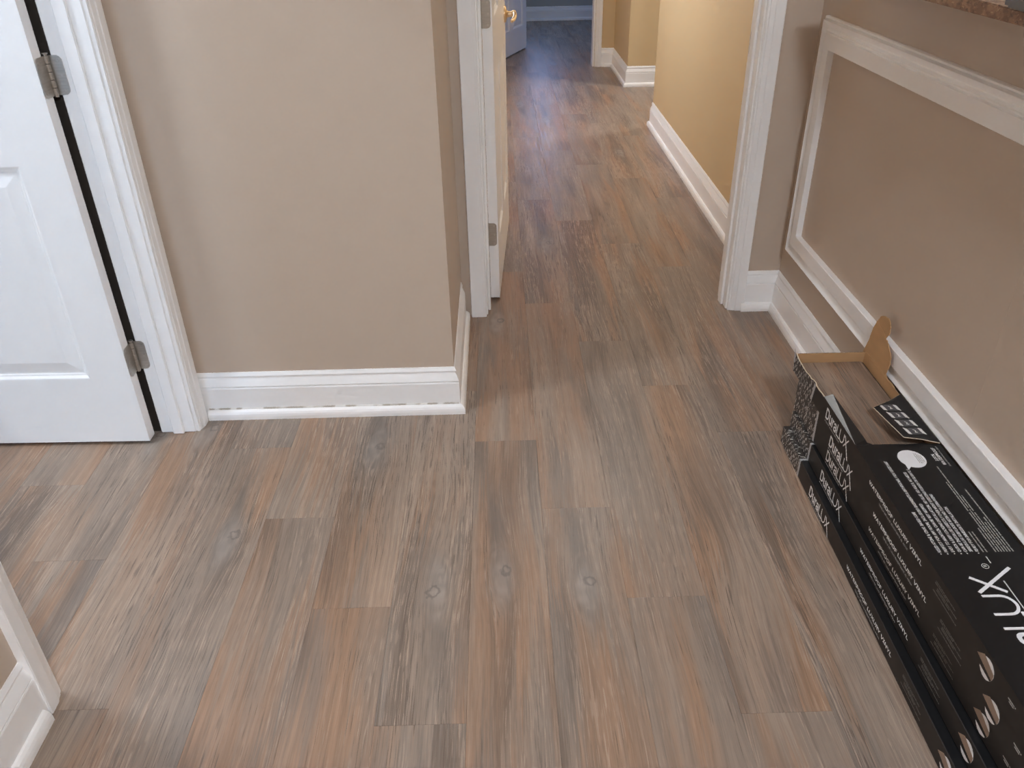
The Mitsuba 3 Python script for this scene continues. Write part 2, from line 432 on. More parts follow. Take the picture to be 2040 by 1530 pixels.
def baseboard(name, p0, p1, n, m0=0, m1=0, s0=0.0, s1=0.0, label=None, shoe=True):
    """s0, s1: how far the shoe runs short of the baseboard at either end"""
    p0, p1 = np.array([*p0, 0.0]), np.array([*p1, 0.0])
    t = (p1 - p0) / np.linalg.norm(p1 - p0)
    k = key_free(name)
    struct(k, label)
    add('board', mould(BASE, p0, p1, (*n, 0), UP, m0, m1), 'm_trim', k)
    if shoe:
        add('shoe_moulding', mould(SHOE, p0 + t * s0, p1 - t * s1, (*n, 0), UP, m0, m1), 'm_shoe', k)
        if name == 'baseboard_front':
            # cracked caulk line over the shoe
            add('caulk_line', mould([(0.0141, 0.0310), (0.0165, 0.0312), (0.0150, 0.0345), (0.0141, 0.0355)], p0 + t * 0.02, p1, (*n, 0), UP, 0, 0.6), 'm_gap', k)
    return k


baseboard('baseboard_front', (-0.928, WY), (RX, WY), (0, -1), 0, 1, 0.016, 0, 'white baseboard along the tan wall facing the camera')
baseboard('baseboard_return', (RX, WY), (RX, 2.728), (1, 0), -1, 0, 0, -0.012, 'white baseboard on the short return wall, cut off square before the doorway')
baseboard('baseboard_right', (BX, -1.6), (BX, HY), (-1, 0), 0, -1, 0, 0, 'white baseboard along the half wall behind the cartons')
baseboard('baseboard_corner', (0.899, HY), (BX, HY), (0, -1), 0, -1, -0.005, 0, 'short white baseboard between the right door casing and the corner')
baseboard('baseboard_hall', (HX, 2.886), (HX, 5.51), (-1, 0), 0, 1, 0, 0, 'white baseboard along the yellow right wall of the hall')
baseboard('baseboard_hall_end', (HX, 5.51), (1.14, 5.51), (0, 1), -1, 0, 0, 0, 'white baseboard end wrapping the yellow wall corner')
baseboard('baseboard_passage', (1.030, 6.76), (3.19, 6.76), (0, -1), -1, 0, 0, 0, 'white baseboard on the yellow wall of the side passage')
baseboard('baseboard_niche', (1.030, 6.76), (1.030, 7.62), (-1, 0), -1, -1, 0, 0, 'white baseboard on the yellow wall corner before the end doorway')
baseboard('baseboard_niche_back', (0.921, 7.62), (1.030, 7.62), (0, -1), 0, -1, 0, 0, 'short white baseboard right of the end doorway')
baseboard('baseboard_far', (-2.0, 10.57), (3.1, 10.57), (0, -1), 0, 0, 0, 0, 'white baseboard along the far wall of the dim end room')
baseboard('baseboard_left', (WX, -2.4), (WX, 1.053), (1, 0), 0, 0, 0, 0.014, 'white baseboard at the bottom left by the camera')

# ------------------------------------------------------------------ door casings and jambs
CW = 0.057
CASE = [(0, 0), (0.0085, 0), (0.0105, 0.0030), (0.0105, 0.0085), (0.0130, 0.0105), (0.0160, 0.0240), (0.0183, 0.0270), (0.0187, 0.0545), (0.0170, 0.0570), (0, 0.0570)]   # (proud, from inner to outer edge)
DOORH = 2.04
trim_n = [0]


def trim(label):
    trim_n[0] += 1
    return struct('trim_%d' % trim_n[0], label)


CASE_FLAT = [(0, 0), (0.0140, 0), (0.0160, 0.0020), (0.0184, 0.0120), (0.0187, 0.0545), (0.0170, 0.0570), (0, 0.0570)]


def casing_set(label, O, side, n, width, left=True, right=True, head=True, left_profile=CASE):
    """casing round an opening: O inner lower corner on the wall plane, side the unit vector across the opening, n the wall normal"""
    O, side, n = np.array([*O, 0.0]), np.array([*side, 0.0]), np.array([*n, 0.0])
    top = np.array([0, 0, DOORH + 0.006])
    k = trim(label)
    if left:
        add('side_casing', mould(left_profile, O, O + top, n, -side, 0, 0, 0, 1), 'm_trim', k)
    if right:
        add('side_casing', mould(CASE, O + side * width, O + side * width + top, n, side, 0, 0, 0, 1), 'm_trim', k)
    if head:
        add('head_casing', mould(CASE, O + top, O + side * width + top, n, UP, 0, 0, -1, 1), 'm_trim', k)
    return k


# doorway in the left wall: far jamb faces us at y = 2.030, near jamb at y = 1.113
casing_set('white casing of the left doorway, facing into the room', (WX, 1.1085), (0, 1), (1, 0), 2.0345 - 1.1085)
casing_set('white casing on the far side of the left doorway', (-1.053, 1.1085), (0, 1), (-1, 0), 2.0300 - 1.1085, right=False)
k = trim('white jamb of the left doorway with a door stop and two hinges')
add('jamb', bevel_box(-1.036, WX, 2.030, 2.048, 0.0, 2.058, 0.0025), 'm_trim', k)
add('dark_gap_strip', bx(-1.16, -1.0365, 2.0405, 2.0595, 0.0, 2.058), 'm_dark', k)  # added near-black strip, stands in for the shade behind the door gap
add('jamb', bevel_box(-1.053, WX, 1.095, 1.113, 0.0, 2.058, 0.0025), 'm_trim', k)
add('head_jamb', bevel_box(-1.053, WX, 1.113, 2.030, 2.04, 2.058, 0.002), 'm_trim', k)
add('door_stop', bevel_box(-0.998, -0.965, 2.0205, 2.0302, 0.0, 2.04, 0.0025), 'm_trim', k)
add('door_stop', bevel_box(-0.998, -0.965, 1.1128, 1.1225, 0.0, 2.04, 0.0025), 'm_trim', k)

# hall doorway: jambs at x = -0.057 and 0.841
casing_set('white casing of the hall doorway', (-0.0625, HY), (1, 0), (0, -1), 0.847 + 0.0625, left_profile=CASE_FLAT)
casing_set('white casing on the hall side of the hall doorway', (-0.0625, 2.885), (1, 0), (0, 1), 0.847 + 0.0625)
k = trim('white jambs of the hall doorway')
add('jamb', bevel_box(-0.075, -0.057, HY, 2.885, 0.0, 2.058, 0.002), 'm_trim', k)
add('jamb', bevel_box(0.841, 0.859, HY, 2.885, 0.0, 2.058, 0.002), 'm_trim', k)
add('head_jamb', bevel_box(-0.057, 0.841, HY, 2.885, 2.04, 2.058, 0.002), 'm_trim', k)
add('door_stop', bevel_box(0.831, 0.8412, 2.803, 2.842, 0.0, 2.04, 0.002), 'm_trim', k)
add('door_stop', bevel_box(-0.0572, -0.047, 2.803, 2.842, 0.0, 2.04, 0.002), 'm_trim', k)
add('strike_plate', bevel_box(0.8395, 0.8412, 2.848, 2.874, 0.89, 0.96, 0.0005), 'm_nickel', k)

# end doorway
casing_set('white casing of the end doorway in the yellow wall', (-0.0275, 7.62), (1, 0), (0, -1), 0.8635 + 0.0275)
k = trim('white jambs of the end doorway')
add('jamb', bevel_box(-0.040, -0.022, 7.62, 7.74, 0.0, 2.058, 0.002), 'm_trim', k)
add('jamb', bevel_box(0.844, 0.862, 7.62, 7.74, 0.0, 2.058, 0.002), 'm_trim', k)
add('head_jamb', bevel_box(-0.022, 0.844, 7.62, 7.74, 2.04, 2.058, 0.002), 'm_trim', k)

# ------------------------------------------------------------------ picture frame moulding on the half wall
PM = [(0, 0), (0.0090, 0), (0.0120, 0.0020), (0.0120, 0.0060), (0.0080, 0.0080), (0.0205, 0.0105), (0.0080, 0.0255), (0.0065, 0.0280), (0.0065, 0.0315), (0.0145, 0.0350), (0.0160, 0.0370), (0.0130, 0.0425),
      (0.0200, 0.0445), (0.0200, 0.0855), (0.0185, 0.0870), (0, 0.0870)]
k = trim('white picture frame moulding on the half wall under the counter')
ya, yb, za, zb = 2.700, 0.25, 0.2575, 1.028     # outer rectangle
N = (-1, 0, 0)
add('bottom_rail', mould(PM, (BX, ya, za), (BX, yb, za), N, (0, 0, 1), 0, 0, 1, -1), 'm_trim', k)
add('top_rail', mould(PM, (BX, ya, zb), (BX, yb, zb), N, (0, 0, -1), 0, 0, 1, -1), 'm_trim', k)
add('stile', mould(PM, (BX, ya, za), (BX, ya, zb), N, (0, -1, 0), 0, 0, 1, -1), 'm_trim', k)
add('stile', mould(PM, (BX, yb, za), (BX, yb, zb), N, (0, 1, 0), 0, 0, 1, -1), 'm_trim', k)


# ------------------------------------------------------------------ doors
def quad_mesh(quads):
    v, f = [], []
    for q in quads:
        b = len(v)
        v += [tuple(p) for p in q]
        f += [[b, b + 1, b + 2], [b, b + 2, b + 3]]
    return trimesh.Trimesh(np.array(v, float), np.array(f), process=False)


def door(name, label, O, d, nrm, w, th, zb, mirror=False):
    """six-panel slab; O: hinge-edge lower corner of the face, d: along the door, nrm: outward normal of that face (in plan)"""
    O, d, nrm = np.array([*O, zb], float), np.array([*d, 0.0]), np.array([*nrm, 0.0])
    d /= np.linalg.norm(d)
    nrm /= np.linalg.norm(nrm)
    H = DOORH - zb - 0.004
    s, m = 0.113, 0.105
    pw = (w - 2 * s - m) / 2
    xs = [0, s, s + pw, s + pw + m, s + 2 * pw + m, w]
    zs = [0, 0.215, 0.815, 0.995, 1.60, 1.70, 1.925, H]
    L = lambda x, z, y: O + d * x + np.array([0, 0, z]) + nrm * y
    flat, panels = [], []
    for face in (0, 1):
        base = 0.0 if face == 0 else -th
        sg = 1 if face == 0 else -1
        for i in range(5):
            for jz in range(7):
                x0, x1, z0, z1 = xs[i], xs[i + 1], zs[jz], zs[jz + 1]
                if i in (1, 3) and jz in (1, 3, 5):
                    rects = [(0, 0), (0.003, -0.0008), (0.009, -0.006), (0.013, -0.0065), (0.016, -0.0085), (0.020, -0.0085), (0.052, -0.0022), (0.054, -0.0022)]
                    ring = []
                    cs = []
                    for ins, dep in rects:
                        y = base + sg * dep
                        cs.append([L(x0 + ins, z0 + ins, y), L(x1 - ins, z0 + ins, y), L(x1 - ins, z1 - ins, y), L(x0 + ins, z1 - ins, y)])
                    for a, b in zip(cs[:-1], cs[1:]):
                        for q in range(4):
                            ring.append([a[q], a[(q + 1) % 4], b[(q + 1) % 4], b[q]])
                    ring.append(cs[-1])
                    panels.append((face, ring))
                else:
                    flat.append([L(x0, z0, base), L(x1, z0, base), L(x1, z1, base), L(x0, z1, base)])
    flat += [[L(0, 0, 0), L(0, H, 0), L(0, H, -th), L(0, 0, -th)], [L(w, 0, 0), L(w, H, 0), L(w, H, -th), L(w, 0, -th)],
             [L(0, 0, 0), L(w, 0, 0), L(w, 0, -th), L(0, 0, -th)], [L(0, H, 0), L(w, H, 0), L(w, H, -th), L(0, H, -th)]]
    k = struct(name, label)
    add('slab', quad_mesh(flat), 'm_trim', k)
    for face, ring in panels:
        add('panel', quad_mesh(ring), 'm_trim', k)
    return k


def leaf_mesh(O, r, u, n, w, h, rad=0.013, t=0.0022):
    """hinge leaf: rounded at its free corners; local x from the knuckle out to w"""
    p = sbox(-0.004, 0, w - rad, h).union(sbox(0, rad, w, h - rad)).union(Point(w - rad, rad).buffer(rad, 8)).union(Point(w - rad, h - rad).buffer(rad, 8))
    return frame_map(extrude(p, t), O, r, u, n)


def screws(O, r, u, n, w, h, t=0.0022):
    ms = []
    for (a, b) in ((w * 0.70, h * 0.12), (w * 0.74, h * 0.5), (w * 0.70, h * 0.88)):
        c = trimesh.creation.cylinder(radius=0.0036, height=0.0012, sections=14)
        c.apply_translation((a, b, t + 0.0003))
        ms.append(frame_map(c, O, r, u, n))
    return ms


# left door: swung open into the left room, its edge towards the room
k1 = door('door_1', 'white six panel door swung open at the left', (-1.0485, 1.9735), (-1, 0.018), (-0.018, -1), 0.905, 0.037, 0.011)
for z0 in (0.225, 0.979, 1.76):
    h = 0.089
    hk = k1 + '__hinge' if k1 + '__hinge' not in scene else None
    O1 = (-1.0450, 2.0300, z0)
    O2 = (-1.0485, 2.0150, z0)
    m = [leaf_mesh(O1, (1, 0, 0), (0, 0, 1), (0, -1, 0), 0.033, h), leaf_mesh(O2, (0, -1, 0), (0, 0, 1), (1, 0, 0), 0.041, h)]
    kk = add('hinge', cat_(m), 'm_nickel', k1)
    kn = []
    for q in range(5):
        kn.append(tube((-1.0440, 2.0215, z0 + q * h / 5 + 0.0006), (-1.0440, 2.0215, z0 + (q + 1) * h / 5 - 0.0006), 0.0062))
    kn.append(tube((-1.0440, 2.0215, z0 + h), (-1.0440, 2.0215, z0 + h + 0.004), 0.0045))
    kn.append(tube((-1.0440, 2.0215, z0 + h + 0.004), (-1.0440, 2.0215, z0 + h + 0.0065), 0.0068))
    kn.append(tube((-1.0440, 2.0215, z0 - 0.003), (-1.0440, 2.0215, z0), 0.005))
    add('knuckle', cat_(kn), 'm_nickel', kk, smooth=40)
    add('screws', cat_(screws(O1, (1, 0, 0), (0, 0, 1), (0, -1, 0), 0.033, h) + screws(O2, (0, -1, 0), (0, 0, 1), (1, 0, 0), 0.041, h)), 'm_screw', kk)

# hall door: opened into the hall, edge towards us
a2 = math.radians(3.4)
d2 = np.array([math.sin(a2), math.cos(a2)])
n2 = np.array([math.cos(a2), -math.sin(a2)])
k2 = door('door_2', 'white six panel door opened into the hall, seen edge on', (-0.012, 2.892), d2, n2, 0.862, 0.035, 0.011)
e3 = np.array([d2[0], d2[1], 0.0])
n3 = np.array([n2[0], n2[1], 0.0])
for z0 in (0.226, 0.985, 1.76):
    h = 0.089
    O1 = np.array([-0.012, 2.892, z0]) - n3 * 0.0360
    kk = add('hinge', leaf_mesh(O1 - e3 * 0.0002, n3, (0, 0, 1), -e3, 0.031, h), 'm_nickel', k2)
    c = O1 - e3 * 0.004 - n3 * 0.004
    kn = [tube(c + np.array([0, 0, q * h / 5 + 0.0006]), c + np.array([0, 0, (q + 1) * h / 5 - 0.0006]), 0.006) for q in range(5)]
    add('knuckle', cat_(kn), 'm_nickel', kk, smooth=40)
    add('screws', cat_(screws(O1, n3, (0, 0, 1), -e3, 0.031, h)), 'm_screw', kk)
# lever handle, both sides
def lathe(profile, O, axis, n=28):
    m = trimesh.creation.revolve(np.array(profile, float), sections=n)
    R = trimesh.geometry.align_vectors([0, 0, 1], axis)
    m.apply_transform(R)
    m.apply_translation(O)
    return m


for sgn in (1, -1):
    c = np.array([-0.012, 2.892, 0.929]) + e3 * (0.862 - 0.062) + (n3 * 0 if sgn > 0 else -n3 * 0.035)
    ax = n3 * sgn
    kh = add('door_handle', lathe([(0, 0), (0.0325, 0), (0.0325, 0.004), (0.029, 0.0085), (0.016, 0.011), (0.012, 0.016), (0.0115, 0.030), (0.0150, 0.036), (0.0150, 0.046), (0.010, 0.050), (0, 0.051)], c, ax), 'm_brass', k2, smooth=35)
    pts = [c + ax * 0.041, c + ax * 0.0445 - e3 * 0.02, c + ax * 0.046 - e3 * 0.05 - np.array([0, 0, 0.004]), c + ax * 0.042 - e3 * 0.085 - np.array([0, 0, 0.010]), c + ax * 0.036 - e3 * 0.108 - np.array([0, 0, 0.013])]
    rad = [0.0115, 0.0105, 0.009, 0.0085, 0.0065]
    import manifold3d as mf
    man = mf.Manifold()
    for i in range(4):
        sp = []
        for p, r in ((pts[i], rad[i]), (pts[i + 1], rad[i + 1])):
            sp.append(mf.Manifold.sphere(r, 24).translate([float(v) for v in p]))
        man = man + mf.Manifold.batch_hull(sp)
    add('lever', man, 'm_brass', kh, smooth=40)

# far door, opened into the dim room
d3 = np.array([0.203, 0.555])
d3 /= np.linalg.norm(d3)
o3 = np.array([0.299, 8.658]) - d3 * 0.90
k3 = door('door_3', 'white six panel door opened into the dim end room', o3, d3, (d3[1], -d3[0]), 0.90, 0.035, 0.012)

# ------------------------------------------------------------------ windows of the end room (daylight)
def window(n, rect, axis, at, depth, label, light=None):
    """rect: along0, along1, z0, z1; axis 'x' (wall runs along x) or 'y'"""
    a0, a1, z0, z1 = rect
    def b(p0, p1, q0, q1, d0, d1):
        return bx(p0, p1, at + d0, at + d1, q0, q1) if axis == 'x' else bx(at + d0, at + d1, p0, p1, q0, q1)
    k = struct('window_%d' % n, label)
    w = 0.05
    fr = [b(a0, a0 + w, z0, z1, 0, depth), b(a1 - w, a1, z0, z1, 0, depth), b(a0 + w, a1 - w, z0, z0 + w, 0, depth), b(a0 + w, a1 - w, z1 - w, z1, 0, depth)]
    add('window_frame', cat_(fr), 'm_trim', k)
    zm = (z0 + z1) / 2
    add('meeting_rail', b(a0 + w, a1 - w, zm - 0.02, zm + 0.02, 0.02, depth - 0.02), 'm_trim', k)
    for q0, q1 in ((z0 + w, zm - 0.02), (zm + 0.02, z1 - w)):
        kk = key_free(k + '__pane')
        # daylight through the frosted pane
        scene[kk] = mikit.ply(b(a0 + w, a1 - w, q0, q1, depth * 0.5, depth * 0.5 + 0.004), 'm_dark', emitter={'type': 'area', 'radiance': rgb(*(light or DAYLIGHT))})


window(1, (-0.25, 0.75, 0.95, 2.0), 'x', 10.57, 0.12, 'daylit window in the far wall of the end room', DAYLIGHT_FAR)
window(2, (8.55, 10.2, 0.6, 2.1), 'y', 3.2, 0.12, 'daylit window in the right wall of the end room')

window(4, (4.2, 5.7, 0.9, 2.1), 'y', -0.273, 0.12, 'daylit window in the left wall of the hall, behind the open door', DAYLIGHT_HALL)
window(3, (-2.75, -1.35, 0.85, 2.1), 'x', -2.62, 0.12, 'added daylit window in the left room, unseen behind the camera', ADDED_DAYLIGHT_LEFT)  # unseen window, added to throw bluish light on the open left door

# ------------------------------------------------------------------ ceiling lamps
LAMP_TEXT = {'near': 'round white flush ceiling lamp above the camera', 'left': 'round white flush ceiling lamp in the left room', 'hall': 'round white flush ceiling lamp in the hall',
             'cross': 'round white flush ceiling lamp in the side passage', 'kitchen': 'round white flush ceiling lamp beyond the counter'}
for nm, (lx, ly), rad in LAMPS:
    k = thing('ceiling_lamp', LAMP_TEXT[nm], 'lamp')
    b = trimesh.creation.cylinder(radius=0.165, height=0.03, sections=40)
    b.apply_translation((lx, ly, CEIL - 0.015))
    add('base', b, 'm_lamp_base', k, smooth=40)
    prof = [(0.0, -0.085), (0.05, -0.082), (0.095, -0.070), (0.130, -0.050), (0.150, -0.024), (0.155, 0.0)]
    dome = trimesh.creation.revolve(np.array(prof), sections=40)
    dome.apply_translation((lx, ly, CEIL - 0.030))
    if dome.face_normals[np.argmin(dome.triangles_center[:, 2])][2] > 0:
        dome.invert()
    kk = key_free(k + '__shade')
    scene[kk] = mikit.ply(dome, 'm_lamp_base', smooth=True, emitter={'type': 'area', 'radiance': rgb(*rad)})

# ------------------------------------------------------------------ counter
cp = sbox(0.89, -1.9, 1.36, 2.33).buffer(-0.03).buffer(0.03, 8)
slab = extrude(cp, 0.0185)
slab.apply_translation((0, 0, 1.1675))
mid = extrude(cp.buffer(-0.003), 0.0235)
mid.apply_translation((0, 0, 1.165))
k = thing('bar_counter', 'brown speckled granite counter top above the half wall', 'counter')
add('slab', cat_([slab, mid]), 'm_granite', k, smooth=35)
# ------------------------------------------------------------------ black tray on the counter
k = thing('document_tray', 'black plastic tray lying across the edge of the granite counter', 'tray')
ring = sbox(0, 0, 0.33, 0.25).buffer(-0.02).buffer(0.02, 8)
hole = sbox(0.014, 0.014, 0.316, 0.236).buffer(-0.012).buffer(0.012, 8)
rim = extrude(ring.difference(hole), 0.012)
rim.apply_translation((0, 0, 0.004))
bot = extrude(ring.buffer(-0.006), 0.004)
Rz = trimesh.transformations.rotation_matrix(math.radians(-8), (0, 0, 1))
for nm, m in (('rim', rim), ('base', bot)):
    m.apply_transform(Rz)
    m.apply_translation((0.852, 1.30, 1.1888))
    add(nm, m, 'm_black_plastic', k)


# ------------------------------------------------------------------ cartons of flooring
def strokes(lines, w):
    return unary_union([LineString(l).buffer(w / 2, cap_style=2, join_style=2) for l in lines])


def txt(t, cap, length=None, bold=False, depth=0.0003):
    m = meshkit.text_mesh(t, cap, depth, bold)
    if length:
        x0, x1 = m.bounds[0][0], m.bounds[1][0]
        v = np.array(m.vertices)
        v[:, 0] = (v[:, 0] - x0) * length / (x1 - x0)
        m.vertices = v
    return m


def shift(m, x, y, z=0.0):
    m = m.copy()
    m.apply_translation((x, y, z))
    return m


def logo(c, depth=0.0003):
    """word mark, caps c tall, from x = 0 to 5.3 c"""
    w = 0.125 * c
    d = shift(txt('Dura', c, 2.45 * c, True, depth), 0, 0)
    x = 2.62 * c
    L = strokes([[(x, c), (x, 0), (x + 0.72 * c, 0)]], w * 0.9)
    xu = x + 0.62 * c
    arc = [(xu + 0.42 * c - 0.42 * c * math.cos(t), 0.42 * c - 0.42 * c * math.sin(t)) for t in np.linspace(0, math.pi, 15)]
    U = strokes([[(xu, c)] + arc + [(xu + 0.84 * c, c)]], w * 0.9)
    xx = x + 1.62 * c
    X = strokes([[(xx, c), (xx + 1.17 * c, -0.68 * c)], [(xx + 0.74 * c, c), (xx, 0)]], w)
    return d, cat_([extrude(L, depth), extrude(U, depth), extrude(X, depth)]), x


def dashes(lines, h, depth=0.0003, seed=1):
    """fine print far too small to read: rows of words"""
    r = np.random.default_rng(seed)
    ps = []
    for (x0, x1, y) in lines:
        x = x0
        while x < x1:
            l = min(r.uniform(3, 9) * h, x1 - x)
            ps.append(sbox(x, y, x + l, y + h))
            x += l + h * 0.7
    return cat_([extrude(p, depth) for p in ps])


CH, CWID, CLEN = 0.054, 0.193, 1.245
BAND = 0.165


def carton(i, xl, yf, ang, label, full=True):
    z = i * (CH + 0.0004)
    a = math.radians(ang)
    s = np.array([-math.sin(a), -math.cos(a), 0.0])     # towards the camera
    w = np.array([math.cos(a), -math.sin(a), 0.0])      # towards the wall
    O = np.array([xl, yf, z])
    up_ = np.array([0, 0, 1.0])
    k = thing('flooring_carton', label, 'carton', 'stacked flooring cartons beside the half wall')
    if full:
        body = frame_map(bevel_box(0, CLEN, 0, CWID, 0.0004, CH - 0.0004, 0.0015), O, s, w, up_)
        add('body', body, 'm_carton', k)
        lid = frame_map(bx(0.001, CLEN - 0.001, 0.0015, CWID - 0.0015, CH - 0.0006, CH - 0.0002), O, s, w, up_)
        add('lid', lid, 'm_carton_top', k)
        add('end_band', frame_map(bevel_box(-0.0005, BAND, -0.0005, CWID + 0.0005, 0.0003, CH - 0.0001, 0.0012), O, s, w, up_), 'm_fleck', k)
        add('silver_strip', frame_map(bevel_box(BAND - 0.010, BAND, -0.0009, CWID + 0.0009, 0.0005, CH, 0.001), O, s, w, up_), 'm_silver', k)
    # prints on the side that faces the room
    P = lambda m, ss, zz: frame_map(m, O + s * ss + up_ * zz - w * 0.0001, s, up_, -w)
    d, lux, _ = logo(0.029)
    add('word_mark', P(cat_([d, lux]), 0.255, 0.0125), 'm_print', k)
    add('performance_print', P(txt('PERFORMANCE', 0.0042, 0.098), 0.256, 0.0028), 'm_print_dim', k)
    add('slogan_print', P(txt('WATERPROOF LUXURY VINYL', 0.0085, 0.260, True), 0.531, 0.0215), 'm_print', k)
    add('spanish_print', P(txt('VINILO DE LUJO RESISTENTE AL AGUA', 0.0042, 0.142), 0.592, 0.0095), 'm_print_dim', k)
    add('fine_print', P(dashes([(0.0, 0.075, 0.030), (0.0, 0.05, 0.026), (0.01, 0.085, 0.020), (0.01, 0.06, 0.016), (0.0, 0.09, 0.008)], 0.0022, seed=i), 0.845, 0.006), 'm_print_faint', k)
    circ = affinity.translate(Point(0, 0).buffer(0.0205, 24), 0, 0)
    cut = Polygon([(-0.034, 0.006), (-0.012, 0.019), (0.05, -0.002), (0.05, -0.022), (-0.016, -0.004)])
    woodp = Polygon([(-0.033, 0.004), (-0.016, 0.018), (0.0195, 0.006), (0.0205, -0.003), (0.018, -0.008), (-0.012, -0.001)])
    band = Polygon([(-0.033, 0.004), (-0.012, -0.001), (0.0195, -0.0065), (0.0165, -0.0125), (-0.018, -0.009)]).intersection(circ.buffer(0.001))
    pk = add('picture_print', P(extrude(circ, 0.0003), 1.037, 0.0255), 'm_print', k)
    add('plank_picture', P(shift(extrude(woodp, 0.0003), 0, 0, 0.0003), 1.037, 0.0255), 'm_print_wood', pk)
    add('core_picture', P(shift(extrude(band, 0.0003), 0, 0, 0.0003), 1.037, 0.0255), 'm_carton', pk)
    add('caption_print', P(dashes([(0, 0.022, 0.010), (0.004, 0.018, 0.006)], 0.0022, seed=9), 1.10, 0.022), 'm_print_dim', k)
    return k, O, s, w, up_


carton(0, 0.7925, 1.903, 1.25, 'black flooring carton at the bottom of the stack, lying on the floor')
carton(1, 0.8090, 1.899, 1.0, 'black flooring carton second from the floor in the stack')
carton(2, 0.8150, 1.910, 0.35, 'black flooring carton in the middle of the stack of five')
carton(3, 0.8075, 1.896, 0.3, 'black flooring carton just under the torn open one')
k5, O5, s5, w5, u5 = carton(4, 0.8040, 1.940, 0.2, 'black flooring carton torn open at its far end, on top of the stack', full=False)


def F5(m):
    return frame_map(m, O5, s5, w5, u5)


TH = 0.003
SO, ST = 0.433, 0.224         # where the lid starts, where the left strip starts
FILL = CH - 0.0335
add('body', F5(cat_([bx(0, CLEN, 0, CWID, 0.0004, FILL), bx(SO, CLEN, 0, CWID, FILL, CH - 0.0045)])), 'm_carton', k5)
# left wall with a torn upper edge
edge = [(0.0, CH - 0.0005), (0.012, CH - 0.004), (0.030, CH - 0.0075), (0.055, CH - 0.0085), (0.085, CH - 0.0095), (0.110, CH - 0.0055), (0.128, CH - 0.006), (0.140, CH - 0.0015), (0.150, CH), (0.158, CH + 0.001),
        (0.166, CH - 0.0035), (0.185, CH - 0.004), (0.205, CH - 0.002), (ST, CH - 0.0010), (SO, CH - 0.0010), (CLEN, CH - 0.0010)]
lw = Polygon([(0, FILL)] + edge + [(CLEN, FILL)])
side_map = lambda m, wv: frame_map(m, O5 + w5 * wv, s5, u5, -w5)
add('side_wall', side_map(extrude(lw, TH * 0.5), TH * 0.5), 'm_carton', k5)
torn_line = Polygon([(x, y - 0.0012) for x, y in edge[:14]] + [(x, y + 0.0006) for x, y in edge[:14]][::-1])
lin = Polygon([(TH, FILL)] + [(max(x, TH), y - 0.0006) for x, y in edge[:14]] + [(SO, CH - 0.0045), (SO, FILL)])
add('inner_lining', cat_([side_map(extrude(lin, TH * 0.5), TH),
                          F5(bx(TH * 0.5, TH, TH, CWID - TH, FILL, CH - 0.0015)), F5(bx(TH, SO, CWID - TH, CWID - TH * 0.5, FILL, CH - 0.0005))]), 'm_kraft', k5)
add('torn_edge', side_map(extrude(torn_line, TH), TH), 'm_torn', k5)
add('end_wall', F5(bx(0, TH * 0.5, 0, CWID, FILL, CH - 0.0015)), 'm_fleck', k5)
add('back_wall', F5(bx(0, CLEN, CWID - TH * 0.5, CWID, FILL, CH - 0.001)), 'm_carton', k5)
# patterned band on the side below the tear
bandp = Polygon([(0, 0.0004), (0, CH - 0.001), (0.012, CH - 0.0045), (0.030, CH - 0.008), (0.055, CH - 0.009), (0.085, CH - 0.010), (0.110, CH - 0.006), (0.128, CH - 0.0065), (0.140, CH - 0.002), (0.157, CH), (0.160, 0.0004)])
add('end_band', cat_([side_map(extrude(bandp, 0.0005), 0.0), F5(bx(-0.0006, 0.0, 0, CWID, 0.0004, FILL))]), 'm_fleck', k5)
add('silver_strip', side_map(extrude(Polygon([(0.148, 0.0005), (0.158, 0.0005), (0.166, CH - 0.004), (0.156, CH - 0.001)]), 0.0009), 0.0), 'm_silver', k5)
# spike of torn wrapping at the far corner
add('torn_tip', side_map(extrude(Polygon([(-0.003, CH - 0.030), (-0.010, CH + 0.010), (0.004, CH - 0.004), (0.005, CH - 0.028)]), 0.0005), -0.0006), 'm_silver', k5)
# lid and its left strip (bent down a little where it was torn)
lidp = Polygon([(SO, 0.0), (CLEN, 0.0), (CLEN, CWID), (SO + 0.003, CWID), (SO - 0.001, 0.150), (SO + 0.002, 0.115), (SO, 0.100), (SO - 0.001, 0.040), (SO - 0.010, 0.030)])
lid = F5(shift(extrude(lidp, TH), 0, 0, CH - TH))
add('lid', lid, 'm_carton_top', k5)
strip = np.array([(SO + 0.001, 0.0004, CH - 0.0004), (ST, 0.0004, CH - 0.0006), (ST + 0.003, 0.0200, CH + 0.0085), (SO - 0.016, 0.0275, CH + 0.0050), (SO + 0.001, 0.030, CH - 0.0004)])
sm = trimesh.Trimesh(np.vstack([strip, strip - [0, 0, 0.0015]]), np.array([[0, 1, 2], [0, 2, 3], [0, 3, 4], [5, 7, 6], [5, 8, 7], [5, 9, 8], [0, 6, 1], [0, 5, 6], [1, 7, 2], [1, 6, 7], [2, 8, 3], [2, 7, 8], [3, 9, 4], [3, 8, 9], [4, 5, 0], [4, 9, 5]]), process=False)
add('lid_strip', F5(sm), 'm_carton_gloss', k5)
